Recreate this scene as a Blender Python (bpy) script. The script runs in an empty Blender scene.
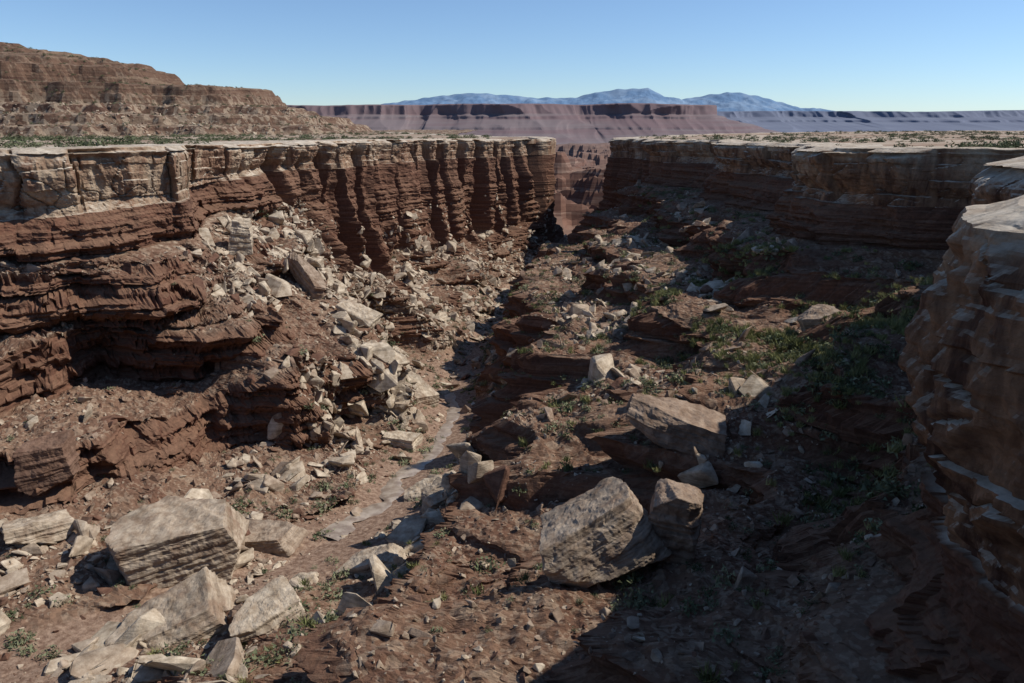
import bpy, bmesh, math, random
import numpy as np
from mathutils import Vector
rng=np.random.default_rng(7); random.seed(7)
f32=np.float32
# ---------------------------------------------------------------- noise
perm=rng.permutation(256).astype(np.int32); perm=np.concatenate([perm,perm,perm])
g=rng.normal(size=(256,3)); g/=np.linalg.norm(g,axis=1)[:,None]; GX,GY,GZ=[g[:,i].astype(f32) for i in range(3)]
def pn(x,y,z):
    x,y,z=np.broadcast_arrays(np.asarray(x,f32),np.asarray(y,f32),np.asarray(z,f32))
    xf=np.floor(x);yf=np.floor(y);zf=np.floor(z)
    xi=xf.astype(np.int32)&255;yi=yf.astype(np.int32)&255;zi=zf.astype(np.int32)&255
    x=x-xf;y=y-yf;z=z-zf
    u=x*x*x*(x*(x*6-15)+10);v=y*y*y*(y*(y*6-15)+10);w=z*z*z*(z*(z*6-15)+10)
    def c(dx,dy,dz):
        h=perm[perm[perm[xi+dx]+yi+dy]+zi+dz]
        return GX[h]*(x-dx)+GY[h]*(y-dy)+GZ[h]*(z-dz)
    def lx(dy,dz):
        a=c(0,dy,dz);return a+u*(c(1,dy,dz)-a)
    a=lx(0,0);a=a+v*(lx(1,0)-a)
    b=lx(0,1);b=b+v*(lx(1,1)-b)
    return (a+w*(b-a))*1.6
def fbm(x,y,z,o=4,gain=.5):
    s=0;a=1
    for i in range(o):
        s=s+a*pn(x*2**i+17.3*i,y*2**i+5.1*i,z*2**i+9.7*i);a*=gain
    return s
def cell(x,y,z):
    xi=np.floor(x).astype(np.int32)&255;yi=np.floor(y).astype(np.int32)&255;zi=np.floor(z).astype(np.int32)&255
    return (perm[perm[perm[xi]+yi]+zi]/255.).astype(f32)
def ss(a,b,x):
    t=np.clip((x-a)/(b-a),0,1);return t*t*(3-2*t)
def catmull(C,t):
    C=np.asarray(C,float);n=len(C);t=np.clip(t,0,n-1-1e-6)
    i=np.floor(t).astype(int);u=(t-i)[:,None]
    p0=C[np.maximum(i-1,0)];p1=C[i];p2=C[np.minimum(i+1,n-1)];p3=C[np.minimum(i+2,n-1)]
    k=.5
    m1=k*(p2-p0);m2=k*(p3-p1)
    return (2*u**3-3*u**2+1)*p1+(u**3-2*u**2+u)*m1+(-2*u**3+3*u**2)*p2+(u**3-u**2)*m2
def zplat(x,y):
    yy=np.clip(y,-200,1000)
    z=-1.8-.018*np.minimum(yy,350)-.004*np.maximum(yy-350,0)
    return z+.45*pn(x/35.,y/35.,3.3)*ss(20,60,np.hypot(x,y))-.7*np.exp(-((x-19)**2+(y-25)**2)/70.)
# ---------------------------------------------------------------- mesh helpers
def mesh_from(name,V,F,mat,attrs=None,smooth=False):
    V=np.asarray(V,f32).reshape(-1,3);F=np.asarray(F,np.int32);k=F.shape[1]
    me=bpy.data.meshes.new(name);me.vertices.add(len(V));me.vertices.foreach_set('co',V.ravel())
    me.loops.add(F.size);me.loops.foreach_set('vertex_index',F.ravel())
    me.polygons.add(len(F));me.polygons.foreach_set('loop_start',np.arange(0,F.size,k,dtype=np.int32))
    me.polygons.foreach_set('use_smooth',np.full(len(F),smooth))
    me.update(calc_edges=True)
    for n,a in (attrs or {}).items():
        at=me.attributes.new(n,'FLOAT','POINT');at.data.foreach_set('value',np.asarray(a,f32).ravel())
    me.materials.append(mat)
    ob=bpy.data.objects.new(name,me);bpy.context.scene.collection.objects.link(ob);return ob
def gridfaces(n,m,flip=False):
    i=np.arange(n-1)[:,None]*m+np.arange(m-1)[None,:];i=i.ravel()
    F=np.stack([i,i+m,i+m+1,i+1],1)
    return F[:,::-1] if flip else F
# ---------------------------------------------------------------- materials
class NT:
    def __init__(s,name):
        s.m=bpy.data.materials.new(name);s.m.use_nodes=True;s.t=s.m.node_tree;s.n=s.t.nodes;s.l=s.t.links
        s.b=s.n['Principled BSDF'];s.b.inputs['Roughness'].default_value=.95
        s.b.inputs['Specular IOR Level'].default_value=.12
        s.geo=s.n.new('ShaderNodeNewGeometry');s.pos=s.geo.outputs['Position']
    def set(s,sock,v):
        if hasattr(v,'links') : s.l.new(v,sock)
        else:
            if isinstance(v,(tuple,list)) and len(v)==3 and sock.type=='RGBA': v=(*v,1)
            sock.default_value=v
    def map(s,sc,src=None,rot=(0,0,0)):
        m=s.n.new('ShaderNodeMapping');m.inputs['Scale'].default_value=sc;m.inputs['Rotation'].default_value=rot;s.l.new(src or s.pos,m.inputs['Vector']);return m.outputs[0]
    def noise(s,vec,scale=1,detail=5,rough=.55,dist=0):
        n=s.n.new('ShaderNodeTexNoise');s.l.new(vec,n.inputs['Vector']);n.inputs['Scale'].default_value=scale
        n.inputs['Detail'].default_value=detail;n.inputs['Roughness'].default_value=rough;n.inputs['Distortion'].default_value=dist;return n.outputs['Fac']
    def voro(s,vec,scale,feat='F1',out='Distance'):
        n=s.n.new('ShaderNodeTexVoronoi');n.feature=feat;s.l.new(vec,n.inputs['Vector']);n.inputs['Scale'].default_value=scale;return n.outputs[out]
    def ramp(s,fac,stops):
        r=s.n.new('ShaderNodeValToRGB');s.l.new(fac,r.inputs[0]);e=r.color_ramp.elements
        while len(e)<len(stops):e.new(.5)
        for i,(p,c) in enumerate(stops):
            e[i].position=p;e[i].color=(c,c,c,1) if not isinstance(c,tuple) else (*c,1)
        return r.outputs[0]
    def mix(s,f,a,b,mode='MIX'):
        m=s.n.new('ShaderNodeMix');m.data_type='RGBA';m.blend_type=mode
        s.set(m.inputs[0],f);s.set(m.inputs[6],a);s.set(m.inputs[7],b);return m.outputs[2]
    def math(s,op,a,b=0.):
        m=s.n.new('ShaderNodeMath');m.operation=op;s.set(m.inputs[0],a);s.set(m.inputs[1],b);return m.outputs[0]
    def rng(s,v,a,b,c=0.,d=1.):
        m=s.n.new('ShaderNodeMapRange');s.set(m.inputs[0],v);m.inputs[1].default_value=a;m.inputs[2].default_value=b;m.inputs[3].default_value=c;m.inputs[4].default_value=d;return m.outputs[0]
    def attr(s,n):
        a=s.n.new('ShaderNodeAttribute');a.attribute_name=n;return a.outputs['Fac']
    def sep(s,v,i):
        m=s.n.new('ShaderNodeSeparateXYZ');s.l.new(v,m.inputs[0]);return m.outputs[i]
    def bump(s,h,st=.5,d=.2,nrm=None):
        b=s.n.new('ShaderNodeBump');s.set(b.inputs['Strength'],st);b.inputs['Distance'].default_value=d;s.l.new(h,b.inputs['Height'])
        if nrm:s.l.new(nrm,b.inputs['Normal'])
        return b.outputs[0]
    def fin(s,col,nrm=None):
        s.set(s.b.inputs['Base Color'],col)
        if nrm:s.l.new(nrm,s.b.inputs['Normal'])
        return s.m
def rock_mat():
    m=NT('canyon_rock')
    nz=m.sep(m.geo.outputs['Normal'],2)
    st=m.noise(m.map((.02,.02,.9)),1,7,.65,.3)
    red=m.ramp(st,[(.25,(.082,.037,.025)),(.42,(.15,.071,.046)),(.5,(.098,.046,.031)),(.58,(.185,.098,.064)),(.75,(.118,.056,.037))])
    big=m.noise(m.pos,.07,4)
    red=m.mix(m.rng(big,.35,.7,0,.45),red,(.165,.10,.067))
    up=m.rng(nz,.45,.85)
    fine=m.noise(m.pos,1.7,9,.7)
    red=m.mix(m.math('MULTIPLY',up,.5),red,(.205,.122,.078))
    # talus
    v1=m.voro(m.pos,1.3,'F1','Color');peb=m.rng(m.sep(v1,0),.76,.8)
    v2=m.voro(m.pos,3.6,'F1','Color');peb2=m.rng(m.sep(v2,1),.74,.78)
    tal=m.mix(m.rng(m.noise(m.pos,.12,5,.6),.35,.65),(.122,.063,.042),(.20,.124,.083))
    tal=m.mix(m.math('MULTIPLY',peb,.5),tal,(.31,.23,.165));tal=m.mix(m.math('MULTIPLY',peb2,.45),tal,(.33,.245,.175))
    fanc=m.mix(m.rng(m.voro(m.pos,1.1,'F1','Distance'),.15,.6),(.42,.34,.255),(.17,.105,.072))
    tal=m.mix(m.math('MULTIPLY',m.attr('fan'),m.rng(fine,.3,.55)),tal,fanc)
    c=m.mix(m.attr('talus'),red,tal)
    sand=m.mix(m.rng(fine,.4,.62),(.19,.115,.08),(.30,.21,.152))
    c=m.mix(m.attr('sand'),c,sand)
    # caprock
    streak=m.noise(m.map((.3,.3,.035)),1,7,.62,.6)
    band=m.noise(m.map((.03,.03,.8)),1,5,.6)
    cap=m.ramp(streak,[(.32,(.105,.058,.04)),(.43,(.21,.125,.083)),(.52,(.33,.235,.16)),(.62,(.43,.34,.245)),(.75,(.49,.40,.30))])
    cap=m.mix(m.rng(band,.5,.62,0,.5),cap,(.23,.135,.088))
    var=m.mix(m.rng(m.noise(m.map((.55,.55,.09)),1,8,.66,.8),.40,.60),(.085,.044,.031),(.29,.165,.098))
    cap=m.mix(m.attr('varnish_shade'),cap,var)  # varnish colour, on the right wall also painted-in shade
    topc=m.mix(m.rng(m.noise(m.pos,.35,8,.65),.4,.65),(.33,.26,.195),(.56,.49,.40))
    cap=m.mix(up,cap,topc)
    c=m.mix(m.attr('cap'),c,cap)
    c=m.mix(1.,c,m.ramp(fine,[(.25,.6),(.5,1.),(.75,1.3)]),'MULTIPLY')
    b=m.bump(m.noise(m.map((.35,.35,5.)),1,6,.7),m.rng(m.attr('talus'),0,1,.5,.08),.22)
    b=m.bump(m.noise(m.pos,2.2,10,.72),.8,.22,b)
    return m.fin(c,b)
def boulder_mat(name,obj=False):
    m=NT(name)
    src=None
    if obj:
        tc=m.n.new('ShaderNodeTexCoord');src=tc.outputs['Object']
    p=src or m.pos
    t=m.attr('tint')
    n1=m.noise(p,1.1,8,.65)
    pale=m.mix(m.rng(n1,.35,.65),(.29,.22,.155),(.55,.465,.36))
    redc=m.mix(m.rng(n1,.35,.65),(.10,.05,.035),(.18,.10,.068))
    c=m.mix(m.rng(t,0,1),redc,pale)
    lay=m.noise(m.map((.15,.15,2.4),src),1,6,.6,.4)
    c=m.mix(1.,c,m.ramp(lay,[(.3,.6),(.5,1.),(.7,1.15)]),'MULTIPLY')
    if obj:
        stn=m.noise(p,.35,6,.6,.8);c=m.mix(m.rng(stn,.5,.68,0,.6),c,(.17,.098,.064))
    b=m.bump(m.noise(m.map((.4,.4,6.),src),1,6,.7),.6,.12)
    b=m.bump(m.noise(p,4,9,.7),.7,.1,b)
    return m.fin(c,b)
ROCK=rock_mat();BOULD=boulder_mat('boulder_rock');BOULDO=boulder_mat('large_boulder_rock',True)
# ---------------------------------------------------------------- canyon control data
mB=[(-400,-150,-36),(-140,-25,-38),(-90,5,-39),(-60,27,-40),(-34,49,-41),(-20,68,-44),(-15,87,-47),(-11,114,-51),(-14,158,-57),(-6,209,-60),(4,289,-62),(31,400,-64)]
mL=mB+[(0,520,-66),(-60,690,-68),(-250,890,-70),(-650,1090,-72)]
mR=mB+[(70,500,-66),(150,630,-68),(400,810,-70),(900,920,-72)]
PT={'A':[(.03,.21),(.11,.25),(.14,.49),(.28,.53),(.31,.75),(.52,.79),(.56,.965),(.8,.985),(1,1)],
    'E':[(.05,.2),(.16,.30),(.30,.41),(.47,.49),(.51,.62),(.60,.66),(.66,.95),(.88,.985),(1,1)],
    'T':[(.04,.12),(.12,.24),(.25,.37),(.38,.49),(.52,.58),(.66,.71),(.72,.86),(.92,.98),(1,1)],
    'B':[(.03,.3),(.07,.50),(.11,.64),(.25,.69),(.28,.75),(.5,.81),(.55,.89),(.92,.98),(1,1)],
    'C':[(.05,.19),(.19,.25),(.22,.37),(.44,.42),(.48,.55),(.70,.60),(.77,.90),(.93,.98),(1,1)],
    'D':[(.05,.25),(.12,.32),(.15,.44),(.32,.53),(.35,.65),(.55,.71),(.60,.88),(.88,.98),(1,1)]}
NB=9
TY='ATBCDE'
Ls=[(-400,-40,0,7,2,0,'A',0),(-135,48,1,7,2,0,'A',0),(-92,72,2,7,2,0,'A',0),(-74,84,3,7,2,0,'A',0),(-62,89,3.8,7,2,0,'A',0),
(-53,97,4.7,6.5,1.5,0,'A',0),(-50,110,5.4,6.0,1.5,0,'E',0),(-54,124,6.0,5.5,1.5,0,'E',0),(-53,146,7.2,5,1.5,0,'T',.2),(-50,165,7.9,4.5,1,0,'T',.7),
(-47,195,8.6,4.,.4,0,'B',1),(-42,225,9.1,4.,.4,0,'B',1),(-34,255,9.5,4.,.4,0,'B',1),(-22,288,9.9,4.,.4,0,'B',1),(-6,318,10.25,4.,.4,0,'B',1),
(10,342,10.5,4.,.4,0,'B',1),(20,356,10.7,4.,.4,0,'B',1),(18,375,10.95,4.,.4,0,'B',1),(5,400,11.3,5,1,0,'B',.5),(-30,450,11.8,6,1,0,'B',0),
(-100,600,12.8,7,1,0,'T',0),(-300,800,14,7,1,0,'T',0),(-700,1000,15,7,1,0,'T',0)]
Rs=[(900,800,15,7,1,0,'T',0),(400,700,14,7,1,0,'T',0),(150,520,12.9,6,1,0,'T',0),(75,405,11.5,5,1,0,'B',.5),(48,357,10.75,5,1,0,'B',.8),
(56,305,10.15,5,1.5,0,'B',.6),(60,275,9.8,5,1.5,0,'B',.4),(46,254,9.65,5,1.5,0,'C',.3),(63,225,9.2,5,2,0,'C',0),(53,190,8.65,5,2,0,'C',0),(63,160,8.0,5.5,2,0,'C',0),
(50,128,7.3,5.5,2,0,'C',0),(46,108,6.7,6,2,0,'C',0),(52,100,6.4,6,3,0,'C',0),(66,92,6,6,3,0,'C',0),(58,78,5.5,6,2.5,0,'C',0),(44,64,4.9,7,2.5,0,'C',0),(36.5,50,4.5,9,2.5,0,'D',0),
(31.5,43,4.2,10,2,0,'D',0),(27,36,4.0,11,2,1,'D',0),(20.0,29.5,3.75,12,2,1.5,'D',0),(17.4,24.5,3.55,12,1.8,2.4,'D',0),(17.9,18,3.4,12,1.5,1.7,'D',0),(18,10,3.2,10,2,0,'D',0),
(10,-1,3,9,2,0,'D',0),(-6,-7,2.8,8,2,0,'D',0),(-27,-16,2.4,8,2,0,'D',0),(-60,-34,2,8,2,0,'D',0),(-125,-70,1,8,2,0,'D',0),(-400,-230,0,8,2,0,'D',0)]
def build(name,S,M,Ns,Np,side):
    K=len(S);isL=S is Ls
    C=np.array([[s[0],s[1],s[2],s[3],s[4],s[5],s[7]]+[1. if s[6]==k else 0. for k in TY] for s in S])
    t=np.linspace(0,K-1,K*200);D=catmull(C,t)
    dl=np.hypot(np.diff(D[:,0]),np.diff(D[:,1]))
    arc=np.concatenate([[0],np.cumsum(dl)])
    mid=.5*(D[1:,:2]+D[:-1,:2]);dist=np.hypot(mid[:,0],mid[:,1])
    w=dl/np.maximum(dist,28)*np.where(mid[:,1]<15,.12,1)*np.where((mid[:,1]>430),.3,1)*np.where((mid[:,0]<-85)&(mid[:,1]<90),.25,1)
    cw=np.concatenate([[0],np.cumsum(w)]);q=np.linspace(0,cw[-1],Ns)
    tt=np.interp(q,cw,t);D=catmull(C,tt);arc=np.interp(tt,t,arc)
    R=D[:,:2];Fi=D[:,2];T=D[:,3];UC=D[:,4];BU=D[:,5];col=np.clip(D[:,6],0,1);TW=np.clip(D[:,7:],0,1);TW/=TW.sum(1)[:,None]
    Fp=catmull(M,Fi)
    dv=Fp[:,:2]-R;L=np.hypot(dv[:,0],dv[:,1]);n=dv/L[:,None]
    zp=zplat(R[:,0],R[:,1]);zf=Fp[:,2]
    body=sum(TW[:,i,None,None]*np.array(PT[k])[None] for i,k in enumerate(TY))
    zT=zp-T*1.05
    cd=[-16+0*L,-15+0*L,-.8+0*L,0*L,.3+BU*.6,BU*1.,BU*.5-.4*UC,-UC]
    cz=[zp-2.,zp+.02,zp,zp-.6,zp-T*.3,zp-T*.55,zp-T*.85,zT]
    jit=np.zeros((Ns,NB))
    for k in range(1,NB-2):
        kk=k//2
        jit[:,k]=.08*fbm(arc/17.+kk*3.7,kk*5.1+0*arc,.3+0*arc,4,.6)
    for k in range(NB):
        fr_k=body[:,k,0]+jit[:,k]*np.minimum(1,body[:,k,0]*6)*np.minimum(1,(1-body[:,k,0])*5)
        cd.append(-UC+fr_k*(L+UC));cz.append(zT+np.clip(body[:,k,1]+(.06*pn(arc/23.+k//2*2.3,k//2*1.9,.7) if 0<k<NB-3 else 0),0,1)*(zf-zT))
    cd.append(L+9);cz.append(zf-2.5)
    cd=np.stack(cd,1);cz=np.stack(cz,1);cz[:,8:]=np.minimum.accumulate(cz[:,8:],axis=1)
    seg=np.hypot(np.diff(cd,axis=1),np.diff(cz,axis=1))
    wt=np.ones(seg.shape[1]);wt[0]=.2;wt[1]=.45;wt[2:9]=1.5;wt[-1]=.3
    sw=np.concatenate([np.zeros((Ns,1)),np.cumsum(seg*wt,axis=1)],1)
    sl=np.degrees(np.arctan2(-np.diff(cz,axis=1),np.abs(np.diff(cd,axis=1))+1e-6))
    sl=np.concatenate([sl,sl[:,-1:]],1)
    d=np.empty((Ns,Np));z=np.empty((Ns,Np));sp=np.empty((Ns,Np));ci=np.empty((Ns,Np))
    idx=np.arange(cd.shape[1])
    for i in range(Ns):
        qq=np.linspace(0,sw[i,-1],Np)
        d[i]=np.interp(qq,sw[i],cd[i]);z[i]=np.interp(qq,sw[i],cz[i]);ci[i]=np.interp(qq,sw[i],idx)
        fl=np.minimum(ci[i].astype(int),len(idx)-2);sp[i]=sl[i][fl]
    d=d.astype(f32);z=z.astype(f32)
    x=R[:,0,None]+n[:,0,None]*d;y=R[:,1,None]+n[:,1,None]*d
    x=x.astype(f32);y=y.astype(f32)
    z=np.where(ci<=2,z+(zplat(x,y)-zp[:,None])*ss(0,1,2-ci)*.9,z).astype(f32)
    fr=(d/L[:,None]).astype(f32)
    fade=1-ss(.76,.95,fr)
    Ls_=np.clip(L/45.,.25,1)[:,None]
    cap=((ci<7.2)).astype(f32)
    dep=(zp[:,None]-z)
    colz=col[:,None]*(1-ss(9.8,11.5,ci))
    capz=ss(3.,3.6,ci)*(1-ss(6.9,7.5,ci))
    tal=(1-ss(34,50,sp+18*pn(x/8,y/8,z/8)))*(ci>8)
    A=arc[:,None]+0*d
    bw=ss(2.,3.2,ci)*fade
    o=0
    r=1-2.2*np.abs(pn(x/21,y/21,z/60));o=o+bw*(1-.4*tal)*3.8*(r-.35)*(1-.45*cap)
    r2=1-2.2*np.abs(pn(x/7.5+9,y/7.5,z/22));o=o+bw*(1-.45*tal)*2.1*(r2-.4)*(1-.5*cap)
    spur=1-2*np.abs(pn(A/34+3,0.5,fr*.8+.2*pn(x/20,y/20,.1)))
    o=o+Ls_*fade*ss(8.2,11,ci)*(11*(spur-.55)+5.5*pn(A/11,.7,fr*2))
    aw=A/12.5+.6*pn(A/17,.3,.7)
    ph=np.abs((aw%1)-.5)*2
    gro=ss(.5,.9,ph)
    cidr=cell(aw,0*aw,0*aw+3)
    o=o+colz*ss(2.4,3.4,ci)*(3.5*(cidr-.3)-9*gro*(.3+.7*ss(4.5,7.5,ci)))
    # horizontally bedded ledges stepping down the slopes
    def terr(z,h,wgt,rise,seed):
        q=z/h+.55*pn(x/22,y/22,seed)+.2*pn(x/6,y/6,seed+3)
        fq=q-np.floor(q);nq=np.floor(q)+ss(1-rise,1,fq)
        return z+wgt*(nq-q)*h+wgt*.5*h*(1-rise)*.6, (fq>1-rise)
    amt=(ss(8,9,ci)*fade*ss(-.35,.1,pn(x/18,y/18,seed:=6.1))*(.45 if isL else .8)).astype(f32)
    z1,ri1=terr(z,3.6,amt,.22,1.1)
    z2,ri2=terr(z1,1.25,amt*.7*ss(-.2,.3,pn(x/9,y/9,2.2)),.25,4.3)
    z=z2
    tal=tal*(1-.75*np.clip(ri1*amt*1.3,0,1))*(1-.5*np.clip(ri2*amt,0,1))
    # caprock joints
    aj=A/8.5+.9*pn(A/14,z*0+.2,.1)+.10*pn(A/3,z/4,.5)
    pj=np.abs((aj%1)-.5)*2
    jo=(cell(aj,aj*0+1,aj*0)-.5)*3.0-.7*ss(.86,1.,pj)
    aj2=A/3.6+.6*pn(A/5,z/5,3.1)
    lay=np.floor((z-zp[:,None])/(T[:,None]*.36)+.25*pn(x/12,y/12,1.))
    jo2=(cell(aj2,lay,aj2*0)-.5)*.45
    jo3=(cell(aj,lay,aj*0+5)-.5)*1.3
    nearc=np.exp(-((R[:,0]-18)**2+(R[:,1]-24)**2)/90.)[:,None]
    o=o+capz*(1-.4*col[:,None])*(1-.6*nearc)*(jo+jo2+jo3)+ss(2,3,ci)*(ci<=3.0)*jo*(1-.6*nearc)
    # strata
    zw=z+.5*pn(x/25,y/25,.4)+.12*pn(x/5,y/5,.8)
    def lay1(per,k):return np.tanh(3.2*pn(zw/per,pn(x/60,y/60,k)*.6+k,k*1.7))
    stm=(ss(7,8.2,ci)*(1-.6*tal)*(1-.55*colz)+.1*capz)*fade
    mod=.6+.8*ss(-.4,.5,pn(x/16,y/16,z/16+5))
    o=o+stm*mod*(1.4*lay1(5.5,.3)+.95*lay1(2.1,1.3)+.5*lay1(.95,2.3)+.22*lay1(.45,4.3))
    bx=x+1.2*pn(x/4,y/4,z/4);by=y+1.2*pn(x/4+7,y/4,z/4)
    blk=(cell(bx/3.3,by/3.3,zw/1.7)-.5)*1.4+(cell(bx/1.3,by/1.3,zw/.75+9)-.5)*.75
    o=o+stm*blk
    o=o+(.32*bw*(1-.4*cap)+.05*fade)*fbm(x/2.2,y/2.2,z/1.6,4,.6)
    o=o+capz*(.16*fbm(x/.9,y/.9,z/3.5,4,.6)-.45*ss(.78,1,1-5*np.abs(pn(x/3.5,y/3.5,z/6+2))))
    o=o+capz*nearc*(.9*(1-2.4*np.abs(pn(x/2.4,y/2.4,z/11)))+.3*(1-2*np.abs(pn(x/.9,y/.9,z/5)))+.22*np.tanh(4*pn(z/.8,x/9,.4))*(dep<3.2)-.5)
    x=x+n[:,0,None]*o;y=y+n[:,1,None]*o
    vz=ss(8,9,ci)*tal
    z=z+vz*(1.0*fbm(x/9,y/9,.2,3)*fade+.4*np.abs(fbm(x/2,y/2,.9,4,.6))*(1-.85*ss(.86,.94,fr))+.18*cell(x/.8,y/.8,x*0)*fade)
    z=z+ss(8,9,ci)*(1-tal)*fade*(cell(bx/2.3,by/2.3,bx*0)-.5)*.6
    z=z+(ci<3)*.12*fbm(x/3,y/3,.3,4)*(ci>1)
    sand=ss(.86,.93,fr+.04*pn(x/6,y/6,.1))
    fan=(ci>8)*ss(96,106,y+5*pn(x/15,y/15,.3))*(1-ss(175,230,y))*ss(-.25,.2,pn(x/9,y/9,.2))*(1-ss(.8,.9,fr)) if isL else 0*x
    vn=ss(-.15,.25,pn(x/14,y/14,z/7+3)+.1)
    varn_shade=(.25*vn+.55*colz*ss(1.5,3.5,dep)) if isL else np.clip(.3+.6*vn,0,.9)*ss(.6,2.,dep+.8*pn(x/4,y/4,.5))  # right wall gets extra darkening: shade painted into the cap colour, besides varnish
    varn_shade=np.clip(varn_shade+(0 if isL else nearc*ss(1.5,4.5,dep)*.9),0,1)
    P=np.stack([x,y,z],2).astype(f32)
    ob=mesh_from(name,P,gridfaces(Ns,Np,side>0),ROCK,{'cap':cap,'talus':tal,'sand':sand,'fan':fan,'varnish_shade':varn_shade})
    return dict(P=P,tal=tal,sand=sand,ci=ci,fr=fr,cap=cap,R=R,F=Fp,fan=fan)
GL=build('canyon_wall',Ls,mL,1350,520,-1)
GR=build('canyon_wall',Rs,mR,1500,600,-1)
def area(G):
    P=G['P'];a=P[1:,:-1]-P[:-1,:-1];b=P[:-1,1:]-P[:-1,:-1]
    c=np.cross(a,b);A=np.zeros(P.shape[:2]);A[:-1,:-1]=np.linalg.norm(c,axis=2)
    N=np.zeros_like(P);N[:-1,:-1]=c/(np.linalg.norm(c,axis=2)[...,None]+1e-9)
    N=np.where(N[...,2:3]<0,-N,N);return A,N
for G in(GL,GR):G['A'],G['N']=area(G)
# ---------------------------------------------------------------- ground sheet
def axis(lo,hi,st,far,ratio=1.035):
    a=list(np.arange(lo,hi,st));s=st;v=a[-1]
    while v<far:s*=ratio;v+=s;a.append(v)
    return a
xp=np.array(axis(0,420,4,40000));xs=np.concatenate([-xp[::-1][:-1],xp]);ys=np.array(axis(-300,900,4,40000,1.025))
X,Y=np.meshgrid(xs,ys,indexing='ij')
def inpoly(px,py,poly):
    ins=np.zeros(px.shape,bool);n=len(poly)
    for i in range(n):
        x1,y1=poly[i];x2,y2=poly[(i+1)%n]
        if y1==y2:continue
        c=((y1>py)!=(y2>py))&(px<(x2-x1)*(py-y1)/(y2-y1)+x1);ins^=c
    return ins
def dseg(px,py,pl):
    d=np.full(px.shape,1e9)
    for i in range(len(pl)-1):
        ax,ay=pl[i];bx,by=pl[i+1];vx,vy=bx-ax,by-ay
        t=np.clip(((px-ax)*vx+(py-ay)*vy)/(vx*vx+vy*vy+1e-9),0,1)
        d=np.minimum(d,(px-ax-t*vx)**2+(py-ay-t*vy)**2)
    return np.sqrt(d)
def path(S,n=140):
    return catmull(np.array([s[:2] for s in S],float),np.linspace(0,len(S)-1,n))
RL,RR=path(Ls),path(Rs)
pl=list(map(tuple,RL))+[(-60000,1000),(-60000,-40)]
pr=[(60000,800)]+list(map(tuple,RR))+[(-400,-3000),(60000,-3000)]
insL=inpoly(X,Y,pl)&(dseg(X,Y,RL)>10);insR=inpoly(X,Y,pr)&(dseg(X,Y,RR)>10)
plat=insL|insR
bz=-74-.02*np.clip(Y-500,0,3200)
nb=fbm(X/420,Y/420,.3,4)
nb2=fbm(X/150+4,Y/190,.9,4)
bute=ss(.05,.10,nb)*20+ss(.28,.33,nb)*16+ss(-.25,-.2,nb)*9+(ss(.0,.06,nb2)*11+ss(.18,.25,nb2)*12+ss(.4,.46,nb2)*9-8*ss(0.05,0,np.abs(nb2+.2)))*(1-ss(1800,2500,Y))
far=ss(470,560,Y)*(1-ss(3200,4200,Y))
low=bz+bute*far-8*far+5*fbm(X/60,Y/60,.3,4)*ss(480,600,Y)
low=np.minimum(low,-27-.02*np.clip(Y-600,0,2000))
Z=np.where(plat,zplat(X,Y)-.12,low)
m=NT('ground_earth')
zz=m.sep(m.pos,2);yy=m.sep(m.pos,1)
n1=m.noise(m.pos,.05,8,.65);n2=m.noise(m.pos,.6,8,.7)
top=m.mix(m.rng(n1,.42,.56),(.40,.325,.25),(.23,.15,.103));top=m.mix(m.rng(n2,.55,.68,0,.6),top,(.47,.40,.315))
bas=m.ramp(m.noise(m.map((.004,.004,.16)),1,6,.6),[(.3,(.105,.053,.04)),(.45,(.18,.10,.073)),(.54,(.11,.057,.043)),(.64,(.235,.155,.118))])
bas=m.mix(m.rng(m.sep(m.geo.outputs['Normal'],2),.8,.97,0,.5),bas,(.215,.14,.103))
bas=m.mix(m.rng(yy,800,6000,0,.6),bas,(.14,.13,.15))  # aerial haze painted into the basin colour, stronger with distance
c=m.mix(m.rng(zz,-24,-20),bas,top)
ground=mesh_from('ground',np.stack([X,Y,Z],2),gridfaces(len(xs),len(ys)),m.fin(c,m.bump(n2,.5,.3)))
# ---------------------------------------------------------------- hill
hx=np.arange(-1300,-40,2.2);hy=np.concatenate([np.arange(300,560,1.5),np.arange(560,900,8)])
X,Y=np.meshgrid(hx,hy,indexing='ij')
qx=X+14*pn(X/60,Y/60,.2)+7*pn(X/20,Y/20,.7);qy=Y+26*pn(X/60,Y/60,5.2)+12*pn(X/18,Y/18,2.7)+4*pn(X/7,Y/7,2.7)
dd=np.hypot(np.maximum(qx+430,0),np.where(qy<560,(qy-560)*1.75,(qy-560)))
H=np.interp(dd,[0,40,130,160,168,236,246,290,312,340],[66,62,49,43,31,29,18,8,1,-3])
H=H+2.5*fbm(X/25,Y/25,.3,4)*ss(1,8,H)
h=6.5;hh=H+1.5*pn(X/70,Y/70,.6);fr_=(hh/h)%1;Ht=h*(np.floor(hh/h)+ss(0,.3,fr_));H=H+.75*(Ht-hh)
h=2.2;fr_=(H/h)%1;Ht=h*(np.floor(H/h)+ss(0,.4,fr_));H=H+.4*ss(-.2,.3,pn(X/40,Y/40,4.4))*(Ht-H)+.7*fbm(X/6,Y/6,.5,4,.6)
Z=zplat(X,Y)+H-.3
m=NT('hill_rock')
st=m.noise(m.map((.008,.008,.22)),1,7,.62,.5)
c=m.ramp(st,[(.32,(.08,.043,.032)),(.44,(.145,.088,.06)),(.52,(.095,.053,.038)),(.6,(.19,.13,.09)),(.7,(.115,.066,.046))])
nz=m.sep(m.geo.outputs['Normal'],2)
c=m.mix(m.rng(nz,.75,.97,0,.5),c,(.18,.122,.085))
c=m.mix(m.rng(m.noise(m.pos,.25,8,.7),.52,.66,0,.6),c,(.27,.20,.145))
v=m.sep(m.voro(m.pos,.35,'F1','Color'),0)
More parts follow.
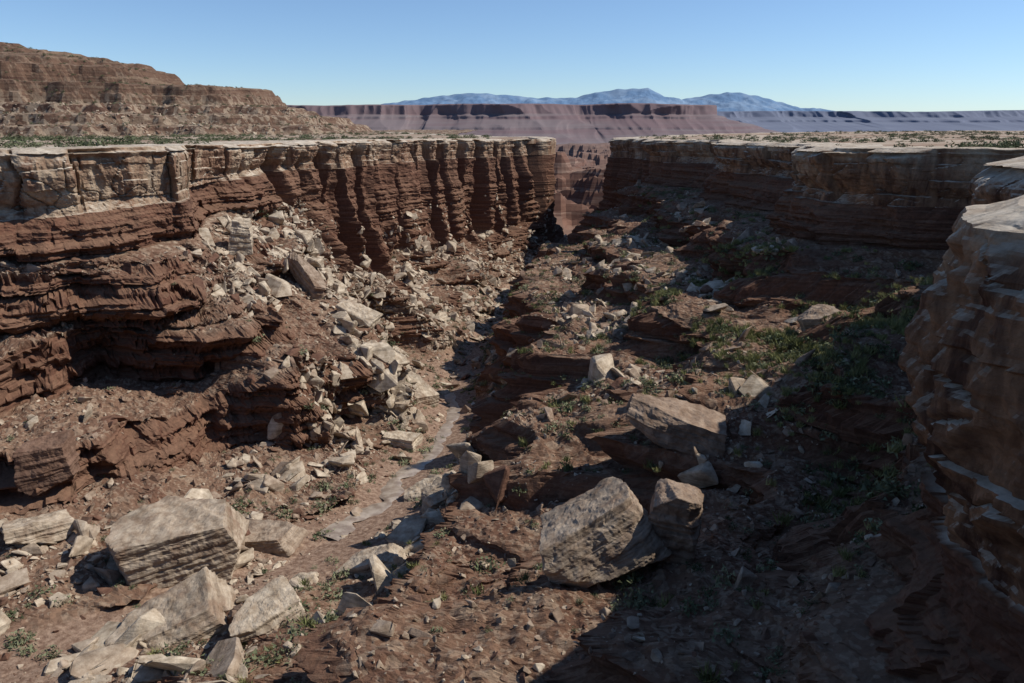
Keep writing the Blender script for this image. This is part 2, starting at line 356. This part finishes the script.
lowm=m.math('MULTIPLY',m.rng(m.sep(m.pos,2),20,10),m.rng(v,.62,.7))
c=m.mix(m.math('MULTIPLY',lowm,.55),c,(.37,.29,.21))
HILL=mesh_from('hill',np.stack([X,Y,Z],2),gridfaces(len(hx),len(hy)),m.fin(c,m.bump(m.noise(m.pos,.5,9,.75),.9,1.)))
GH=dict(P=np.stack([X,Y,Z],2).astype(f32));GH['A'],GH['N']=area(GH)
# ---------------------------------------------------------------- mesas
def mesa(name,pts,prof,amp,sc,cliffc,talc,haze,hf,zc,top,n=900,k=70):
    R=catmull(np.array(pts,float),np.linspace(0,len(pts)-1,n))
    T=np.gradient(R,axis=0);T/=np.linalg.norm(T,axis=1)[:,None];N=np.stack([T[:,1],-T[:,0]],1)
    prof=np.array(prof,float);s=np.concatenate([[0],np.cumsum(np.hypot(np.diff(prof[:,0])*.35,np.diff(prof[:,1])))])
    q=np.linspace(s[1]*.97,s[-1],k);d=np.interp(q,s,prof[:,0]);z=np.interp(q,s,prof[:,1])
    d[0]=prof[0,0];z[0]=prof[0,1]
    x=R[:,0,None]+N[:,0,None]*d;y=R[:,1,None]+N[:,1,None]*d;z=np.broadcast_to(z,x.shape)
    w=ss(-200,0,d)[None]
    o=w*amp*(1.6*pn(x/sc/5,.1+y*0,.4)+1-1.8*np.abs(pn(x/sc,y/sc*.3,z/300))+.3*(1-2*np.abs(pn(x/sc*2.7,y/sc*.3,.3+z/300)))+.12*pn(x/sc*9,.4,z/60))
    x=x+N[:,0,None]*o;y=y+N[:,1,None]*o
    z=z+top*ss(-60,80,z)*(1.3*pn(x/(sc*4),.2,.5)+.5*np.tanh(4*pn(x/(sc*1.3),.8,.5))+.25*pn(x/(sc*.3),.2,.1))
    m=NT(name+'_rock');zz=m.sep(m.pos,2)
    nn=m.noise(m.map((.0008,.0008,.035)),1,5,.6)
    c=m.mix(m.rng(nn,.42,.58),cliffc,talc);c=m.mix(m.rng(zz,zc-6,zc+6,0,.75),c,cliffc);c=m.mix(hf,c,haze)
    return mesh_from(name,np.stack([x,y,z],2),gridfaces(n,k,True),m.fin(c))
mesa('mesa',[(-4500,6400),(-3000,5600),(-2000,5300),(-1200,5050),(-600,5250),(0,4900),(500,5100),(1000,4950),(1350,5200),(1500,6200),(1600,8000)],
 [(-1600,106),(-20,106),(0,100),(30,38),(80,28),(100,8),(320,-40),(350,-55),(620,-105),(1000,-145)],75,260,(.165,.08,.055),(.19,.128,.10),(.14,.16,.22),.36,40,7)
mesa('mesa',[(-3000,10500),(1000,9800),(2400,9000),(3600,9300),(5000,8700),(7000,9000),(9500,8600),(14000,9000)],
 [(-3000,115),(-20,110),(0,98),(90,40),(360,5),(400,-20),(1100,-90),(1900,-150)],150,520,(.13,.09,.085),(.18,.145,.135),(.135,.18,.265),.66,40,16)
px=np.array([330,400,440,480,505,530,552,572,590,612,640,655,672,692,715,740,765,785,830]);py=np.array([112,104,98,95,97,99,100,99,95,92,91,98,101,98,94,97,103,108,112])
mt=26000.;mx=(px-512)/711*mt;mz=(.955*(341-py)/711-.297)*mt
gx=np.linspace(mx[0]-1500,mx[-1]+1500,500);gy=np.linspace(-4200,4200,90)
X,Y=np.meshgrid(gx,gy,indexing='ij')
ridge=np.interp(X,mx,mz,left=100,right=100)*1.06
u=np.abs(Y)/4200
fb=fbm(X/1500,Y/1500,.4,5,.55)
Z=ridge*(1-u)**1.2+120*fb*ss(0,.15,u)*(1-u)+45*pn(X/350,Y/400,.2)-200*u
m=NT('hazed_mountain_rock');nn=m.noise(m.pos,.0012,7,.65)
c=m.mix(m.rng(nn,.46,.56),(.12,.20,.32),(.185,.265,.375))  # blue of distant haze painted as the base colour
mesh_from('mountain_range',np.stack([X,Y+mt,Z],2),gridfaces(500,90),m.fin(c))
# ---------------------------------------------------------------- boulders
def hull_template(k,flat):
    bm=bmesh.new();r=np.random.default_rng(100+k)
    for i in range(11):
        p=r.uniform(-1,1,3);a=np.abs(p).max();p=p/a*r.uniform(.75,1);bm.verts.new((p[0],p[1]*.8,p[2]*flat))
    res=bmesh.ops.convex_hull(bm,input=bm.verts)
    bmesh.ops.delete(bm,geom=[e for e in res['geom_interior'] if isinstance(e,bmesh.types.BMVert)],context='VERTS')
    bmesh.ops.dissolve_limit(bm,angle_limit=.25,verts=bm.verts,edges=bm.edges)
    bmesh.ops.bevel(bm,geom=list(bm.edges),offset=.06,segments=1,affect='EDGES')
    bmesh.ops.triangulate(bm,faces=bm.faces)
    V=np.array([v.co[:] for v in bm.verts],f32);bm.verts.index_update()
    F=np.array([[v.index for v in f.verts] for f in bm.faces],np.int32);bm.free();return V,F
TPL=[hull_template(k,[.3,.42,.6,.22][k%4]) for k in range(28)]
def frames(N,tilt):
    n=len(N);up=N*.75+rng.normal(size=(n,3))*tilt;up/=np.linalg.norm(up,axis=1)[:,None]
    a=rng.uniform(0,2*math.pi,n);t=np.stack([np.cos(a),np.sin(a),0*a],1)
    xx=np.cross(t,up);xx/=np.linalg.norm(xx,axis=1)[:,None]+1e-9;yy=np.cross(up,xx)
    return np.stack([xx,yy,up],2)
def instance(name,tpls,pos,Rm,scale,mat,tint):
    Vs=[];Fs=[];Ts=[];off=0;k=rng.integers(0,len(tpls),len(pos))
    for j,(V,F) in enumerate(tpls):
        s=np.where(k==j)[0]
        if not len(s):continue
        W=np.einsum('nij,nvj->nvi',Rm[s],V[None]*scale[s][:,None,:])+pos[s][:,None,:]
        Vs.append(W.reshape(-1,3));Fs.append((F[None]+(np.arange(len(s))*len(V))[:,None,None]+off).reshape(-1,3));Ts.append(np.repeat(tint[s],len(V)));off+=len(s)*len(V)
    return mesh_from(name,np.concatenate(Vs),np.concatenate(Fs),mat,{'tint':np.concatenate(Ts)})
def pick(G,w,n):
    p=(w*G['A']).ravel();p=p/p.sum();i=rng.choice(len(p),n,p=p)
    return G['P'].reshape(-1,3)[i].astype(float),G['N'].reshape(-1,3)[i].astype(float)
def sizes(n,lo,hi,al):
    u=rng.uniform(0,1,n);return (lo**-al+u*(hi**-al-lo**-al))**(-1/al)
allp=[];alln=[];alls=[];allt=[]
def add(G,w,n,lo,hi,al,t0,t1,sink=.1):
    P,N=pick(G,w,n);s=sizes(n,lo,hi,al);P[:,2]+=s*sink
    allp.append(P);alln.append(N);alls.append(s);allt.append(np.clip(rng.normal(t0,t1,n),0,1))
P=GL['P'];x,y,z=P[...,0],P[...,1],P[...,2]
vis=(y>20)&(y<420)&(x>-100)
wash=1-.93*(GL['fr']>.9)*(y>66)*(y<150)
ok=(GL['ci']>8.3)&vis
fan=ok*wash*ss(.25,.7,GL['N'][...,2])*(GL['fan']+.05)*ss(96,110,y)
add(GL,fan,2800,.4,3.6,1.4,1.,.08)
add(GL,fan,9000,.16,.6,1.3,.9,.18)
fan2=ok*ss(.25,.7,GL['N'][...,2])*ss(190,220,y)*(y<360)*ss(-.2,.3,pn(x/9,y/9,.2));add(GL,fan2,1500,.5,3.2,1.5,.9,.15)
nearL=ok*GL['tal']*(y<115)*(.1+ss(0,.4,pn(x/10,y/10,.7)))
add(GL,nearL*wash,900,.3,2.4,1.8,.35,.4);add(GL,nearL,5000,.12,.4,1.5,.4,.35)
flo=ok*wash*(GL['fr']>.60)*ss(-.2,.2,pn(x/8,y/8,1.7))*(y<120)
add(GL,flo,1000,.4,3.0,1.2,.85,.2);add(GL,flo,4500,.12,.4,1.5,.7,.3)
creek=ok*(GL['fr']>.5)*(y>130)*(y<330);add(GL,creek,900,.5,2.6,1.5,.5,.35)
rest=ok*wash*(.05+GL['tal'])*(y<400);add(GL,rest,3500,.15,1.1,1.9,.3,.35)
P=GR['P'];x,y,z=P[...,0],P[...,1],P[...,2]
vis=(y>16)&(y<420)&(x>-60)&(x<75);ok=((GR['ci']>8.3)&vis)*(1-.93*(GR['fr']>.93)*(y>60)*(y<150))
cl=ss(-.1,.4,pn(x/12,y/12,.6))
w=ok*GR['tal']*(.08+cl)
add(GR,w,3400,.3,2.4,1.9,.6,.35);add(GR,w,10000,.1,.4,1.4,.45,.35)
w=ok*GR['tal']*(y>80)*(y<190)*(x>8)*cl;add(GR,w,650,.6,3.4,1.6,.85,.2)
w=ok*(GR['fr']>.60)*ss(-.2,.2,pn(x/8,y/8,1.7))*(y<85)*(x<-3);add(GR,w,850,.4,3.,1.3,.9,.2);add(GR,w,4000,.12,.4,1.5,.7,.3)
w=ok*GR['tal']*(y<60);add(GR,w,6000,.08,.5,1.3,.45,.35)
creek=ok*(GR['fr']>.75)*(y>120)*(y<330);add(GR,creek,500,.5,2.4,1.5,.5,.35)
pos=np.concatenate(allp);N=np.concatenate(alln);s=np.concatenate(alls);ti=np.concatenate(allt)
sc=s[:,None]*rng.uniform(.65,1.2,(len(s),3))
instance('talus_boulders',TPL,pos,frames(N,.28),sc,BOULD,ti)
x,y,z=[GH['P'][...,i] for i in range(3)]
Hh=z-zplat(x,y)
w=(Hh>0)*(Hh<19)*(y<560)*(x>-420)*(.2+ss(0,.4,pn(x/30,y/30,.9)));P_,N_=pick(GH,w,2600);s=sizes(2600,.5,2.4,2.2)
instance('hillside_boulders',TPL,P_,frames(N_,.3),s[:,None]*rng.uniform(.6,1.2,(2600,3)),BOULD,np.clip(rng.normal(.55,.3,2600),0,1))
# ---------------------------------------------------------------- large boulders
def kd_z(G,x,y):
    P=G['P'];m_=(G['ci']>8)
    d=(P[...,0]-x)**2+(P[...,1]-y)**2+np.where(m_,0,1e6)
    i=np.argsort(d.ravel())[:12];return float(P[...,2].ravel()[i].max())
def big(seed,x,y,size,rot,G,tint,dz=0.):
    r=np.random.default_rng(seed);n=46
    bm=bmesh.new();bmesh.ops.create_cube(bm,size=2);bmesh.ops.subdivide_edges(bm,edges=bm.edges,cuts=n,use_grid_fill=True)
    V=np.array([v.co[:] for v in bm.verts]);D=V/np.linalg.norm(V,axis=1)[:,None]
    pln=[(1,0,.1),(-1,.15,0),(0,1,-.1),(.1,-1,.15),(0,.08,1),(.05,0,-1)]+[tuple(r.normal(size=3)) for _ in range(7)]
    pln=np.array(pln);pln+=r.normal(size=pln.shape)*.09;pln/=np.linalg.norm(pln,axis=1)[:,None]
    dist=np.concatenate([np.full(6,1.),r.uniform(1.0,1.25,7)])
    pr_=D@pln.T;rad=np.where(pr_>.05,dist/np.maximum(pr_,.05),9).min(1)
    V=D*rad[:,None]*np.array(size)/2
    w=np.tanh(3*pn(V[:,2]/.55,pn(V[:,0]/6,V[:,1]/6,seed),seed*.7+.3))*.09+np.tanh(3*pn(V[:,2]/.2,.3,seed*.7+.9))*.04
    w=w+.16*fbm(V[:,0]/1.6+seed,V[:,1]/1.6,V[:,2]/1.6,5,.6)
    V=V+D*w[:,None]
    for v,c in zip(bm.verts,V):v.co=c
    me=bpy.data.meshes.new('boulder');bm.to_mesh(me);bm.free()
    at=me.attributes.new('tint','FLOAT','POINT');at.data.foreach_set('value',np.full(len(V),tint,f32))
    me.materials.append(BOULDO);ob=bpy.data.objects.new('boulder',me);bpy.context.scene.collection.objects.link(ob)
    ob.location=(x,y,kd_z(G,x,y)+size[2]*.32+dz);ob.rotation_euler=[math.radians(a) for a in rot];return ob
big(1,-32,60.5,(10.5,8,6.6),(10,-6,12),GL,.75,-.3)
big(2,-29,50,(9.5,5.5,4.2),(22,-16,20),GL,.8,-.6)
big(3,5.5,40,(7.0,5,4.4),(-8,-28,15),GR,.65,.0)
big(4,10.2,39.5,(3.,2.,6),(8,6,-20),GR,.4,-.2)
big(5,14.5,57,(7.8,4.2,2.6),(4,14,-12),GR,.4,.2)
big(6,-25,133,(9,4,2.6),(10,32,-30),GL,.95,.4)
big(7,-19,126,(9.5,4.5,2.4),(8,30,-38),GL,.95,.2)
big(8,-36,122,(9,2.6,3.4),(0,38,-35),GL,.5,.6)
big(9,-45,118,(3.2,3,5.5),(5,10,20),GL,1.,.9)
big(10,-26,66,(6.5,4.,1.8),(6,-8,-10),GL,.6,-.2)
big(11,-47,62,(5.5,4,2.0),(-8,6,40),GL,.85)
big(12,-21,57,(6,2.5,2.2),(20,-20,30),GL,.9)
big(13,-13,60,(5,3,1.8),(10,-15,-10),GR,.9)
big(14,-8,72,(4.5,3,2.2),(8,-20,10),GR,.8)
big(15,36,80,(4.5,3.5,2.4),(8,-20,10),GR,.5)
big(16,-50,70,(4.5,4,4.5),(4,-5,10),GL,.1)
big(17,-20,49,(5,3.2,1.6),(8,-12,40),GR,.95)
big(18,-11,80,(5,3,1.6),(8,-14,15),GR,.95)
big(19,-26,118,(6,4,2),(12,25,-20),GL,1.)
big(20,-17,100,(5,3,1.8),(10,10,-10),GL,1.)
# ---------------------------------------------------------------- plants
def shrub_tpl(k,n=90,leaf=.12,grass=False):
    r=np.random.default_rng(k+500);V=[];F=[]
    for i in range(n):
        if grass:
            b=r.normal(0,.22,3);b[2]=0;tip=b+np.array([r.normal(0,.35),r.normal(0,.35),r.uniform(.5,1)]);sd=r.normal(size=3)*.035
            pts=[b-sd,b+sd,tip]
        else:
            a=r.normal(size=3);a/=np.linalg.norm(a);a[2]=abs(a[2]);c=a*r.uniform(.35,1)*np.array([1,1,.8])*(1+.3*math.sin(3*a[0]*5+k))
            pts=[c+r.normal(size=3)*leaf for _ in range(3)]
        V+=pts;F.append([3*i,3*i+1,3*i+2])
    return np.array(V,f32),np.array(F,np.int32)
def plant_mat(name,c0,c1):
    m=NT(name);t=m.attr('tint');c=m.mix(t,c0,c1)
    c=m.mix(1.,c,m.ramp(m.noise(m.pos,2.5,3),[(.3,.7),(.7,1.3)]),'MULTIPLY')
    return m.fin(c)
SH=[shrub_tpl(k) for k in range(8)];GRS=[shrub_tpl(k,60,0,True) for k in range(6)]
SM=plant_mat('shrub_leaves',(.07,.085,.042),(.20,.21,.125));GM=plant_mat('grass_blades',(.13,.145,.055),(.30,.29,.13))
def upframes(n):
    a=rng.uniform(0,6.28,n);z_=0*a;o_=z_+1
    return np.stack([np.stack([np.cos(a),-np.sin(a),z_],1),np.stack([np.sin(a),np.cos(a),z_],1),np.stack([z_,z_,o_],1)],1)
n=12000
Pp=np.stack([rng.uniform(-420,420,n),95+620*rng.uniform(0,1,n)**1.2],1)
keep=((inpoly(Pp[:,0],Pp[:,1],pl)&(dseg(Pp[:,0],Pp[:,1],RL)>5))|(inpoly(Pp[:,0],Pp[:,1],pr)&(dseg(Pp[:,0],Pp[:,1],RR)>5)))&(pn(Pp[:,0]/40,Pp[:,1]/40,.4)>-.12)&(np.abs(Pp[:,0])<Pp[:,1]*.85)
Pp=Pp[keep];zz_=zplat(Pp[:,0],Pp[:,1]);Pp=np.column_stack([Pp,zz_-.1])
s=sizes(len(Pp),.5,2.4,1.1)
instance('plateau_shrubs',SH,Pp,upframes(len(Pp)),s[:,None]*rng.uniform(.8,1.2,(len(s),3))*np.array([1,1,.8]),SM,rng.uniform(0,.5,len(s)))
w=(Hh>0)*(GH['P'][...,1]<560)*(GH['P'][...,0]>-430);ph_,_=pick(GH,w,1300);s=sizes(1300,.6,1.8,1.5)
instance('hillside_shrubs',SH,ph_,upframes(1300),s[:,None]*np.ones((1,3)),SM,rng.uniform(0,.5,1300))
P=GR['P'];x,y,z=P[...,0],P[...,1],P[...,2];ok=(GR['ci']>8.3)&(y>18)&(y<260)&(x<75)&(x>-50)&(GR['fr']<.95)
w1=ok*(GR['N'][...,2]>.5)*(.3+ss(-.1,.4,pn(x/14,y/14,2.6)));p1,_=pick(GR,w1,3400)
w2=ok*(GR['N'][...,2]>.4)*ss(14,30,x)*(y>44)*(y<125)*ss(-.1,.35,pn(x/7,y/7,3.6));p2,_=pick(GR,w2,1100)
P=GL['P'];x,y,z=P[...,0],P[...,1],P[...,2];ok=(GL['ci']>8.3)&(y>30)&(y<260)&(x>-90)
w3=ok*(GL['N'][...,2]>.6)*(.15+(GL['fr']>.65));p3,_=pick(GL,w3,1000)
ps=np.concatenate([p1,p2[:550],p3]);s=sizes(len(ps),.3,1.35,1.2)
instance('canyon_shrubs',SH,ps,upframes(len(ps)),s[:,None]*rng.uniform(.8,1.2,(len(s),3)),SM,rng.uniform(0,1,len(s)))
pg=np.concatenate([p2,p1[:700]]);pg=np.repeat(pg,2,axis=0)+np.column_stack([rng.normal(0,.9,(len(pg)*2,2)),np.zeros(len(pg)*2)])
s=sizes(len(pg),.35,1.1,1.5)
instance('grass_tufts',GRS,pg,upframes(len(pg)),s[:,None]*np.ones((1,3)),GM,rng.uniform(0,1,len(s)))
# ---------------------------------------------------------------- stream
C=catmull(mB,np.linspace(5.0,7.6,220))
tn=np.gradient(C[:,:2],axis=0);tn/=np.linalg.norm(tn,axis=1)[:,None];nn_=np.stack([-tn[:,1],tn[:,0]],1)
ii=np.arange(220)
wob=1.0*np.sin(ii*.09);wd=1.5+.6*np.sin(ii*.21)+.3*np.sin(ii*.57)
V=[]
for j in np.linspace(-1,1,7):
    q=C[:,:2]+nn_*(wob+wd*j)[:,None];V.append(np.column_stack([q,C[:,2]+.36-.16*abs(j)**3+0*wob]))
V=np.stack(V,1)
m=NT('stream_water');m.b.inputs['Roughness'].default_value=.3;m.b.inputs['Specular IOR Level'].default_value=.5
mesh_from('stream',V,gridfaces(220,7),m.fin(m.mix(m.rng(m.noise(m.pos,.8,6,.6),.4,.6),(.22,.165,.125),(.36,.295,.235)),m.bump(m.noise(m.pos,3,3),.1,.05)),smooth=True)
# ---------------------------------------------------------------- light, sky, camera
scn=bpy.context.scene
el=math.radians(46);az=math.radians(82)   # azimuth clockwise from +Y
w=bpy.data.worlds.new('World');scn.world=w;w.use_nodes=True;nt=w.node_tree
sky=nt.nodes.new('ShaderNodeTexSky');sky.sky_type='NISHITA';sky.sun_disc=False;sky.sun_elevation=el;sky.sun_rotation=az
sky.altitude=1500;sky.air_density=1.;sky.dust_density=.1;sky.ozone_density=2.
tc=nt.nodes.new('ShaderNodeTexCoord');sx=nt.nodes.new('ShaderNodeSeparateXYZ');nt.links.new(tc.outputs['Generated'],sx.inputs[0])
rp=nt.nodes.new('ShaderNodeValToRGB');nt.links.new(sx.outputs[2],rp.inputs[0])
e=rp.color_ramp.elements;e[0].position=0;e[0].color=(.64,.77,.95,1);e[1].position=.3;e[1].color=(.86,.93,1,1)
mx_=nt.nodes.new('ShaderNodeMix');mx_.data_type='RGBA';mx_.blend_type='MULTIPLY';mx_.inputs[0].default_value=1
nt.links.new(sky.outputs[0],mx_.inputs[6]);nt.links.new(rp.outputs[0],mx_.inputs[7])
bg=nt.nodes['Background'];bg.inputs['Strength'].default_value=.13;nt.links.new(mx_.outputs[2],bg.inputs['Color'])
sd=bpy.data.lights.new('sun','SUN');sd.energy=5.0;sd.angle=math.radians(.5);sd.color=(1,.95,.86)
so=bpy.data.objects.new('sun',sd);scn.collection.objects.link(so)
dvec=Vector((math.sin(az)*math.cos(el),math.cos(az)*math.cos(el),math.sin(el)))
so.rotation_euler=dvec.to_track_quat('Z','Y').to_euler();so.location=dvec*100
cd=bpy.data.cameras.new('camera');cd.lens=25;cd.sensor_width=36;cd.clip_start=.1;cd.clip_end=80000
co=bpy.data.objects.new('camera',cd);scn.collection.objects.link(co);co.rotation_euler=(math.radians(90-17.27),0,0)
scn.camera=co
scn.view_settings.view_transform='Standard';scn.view_settings.look='None';scn.view_settings.exposure=0
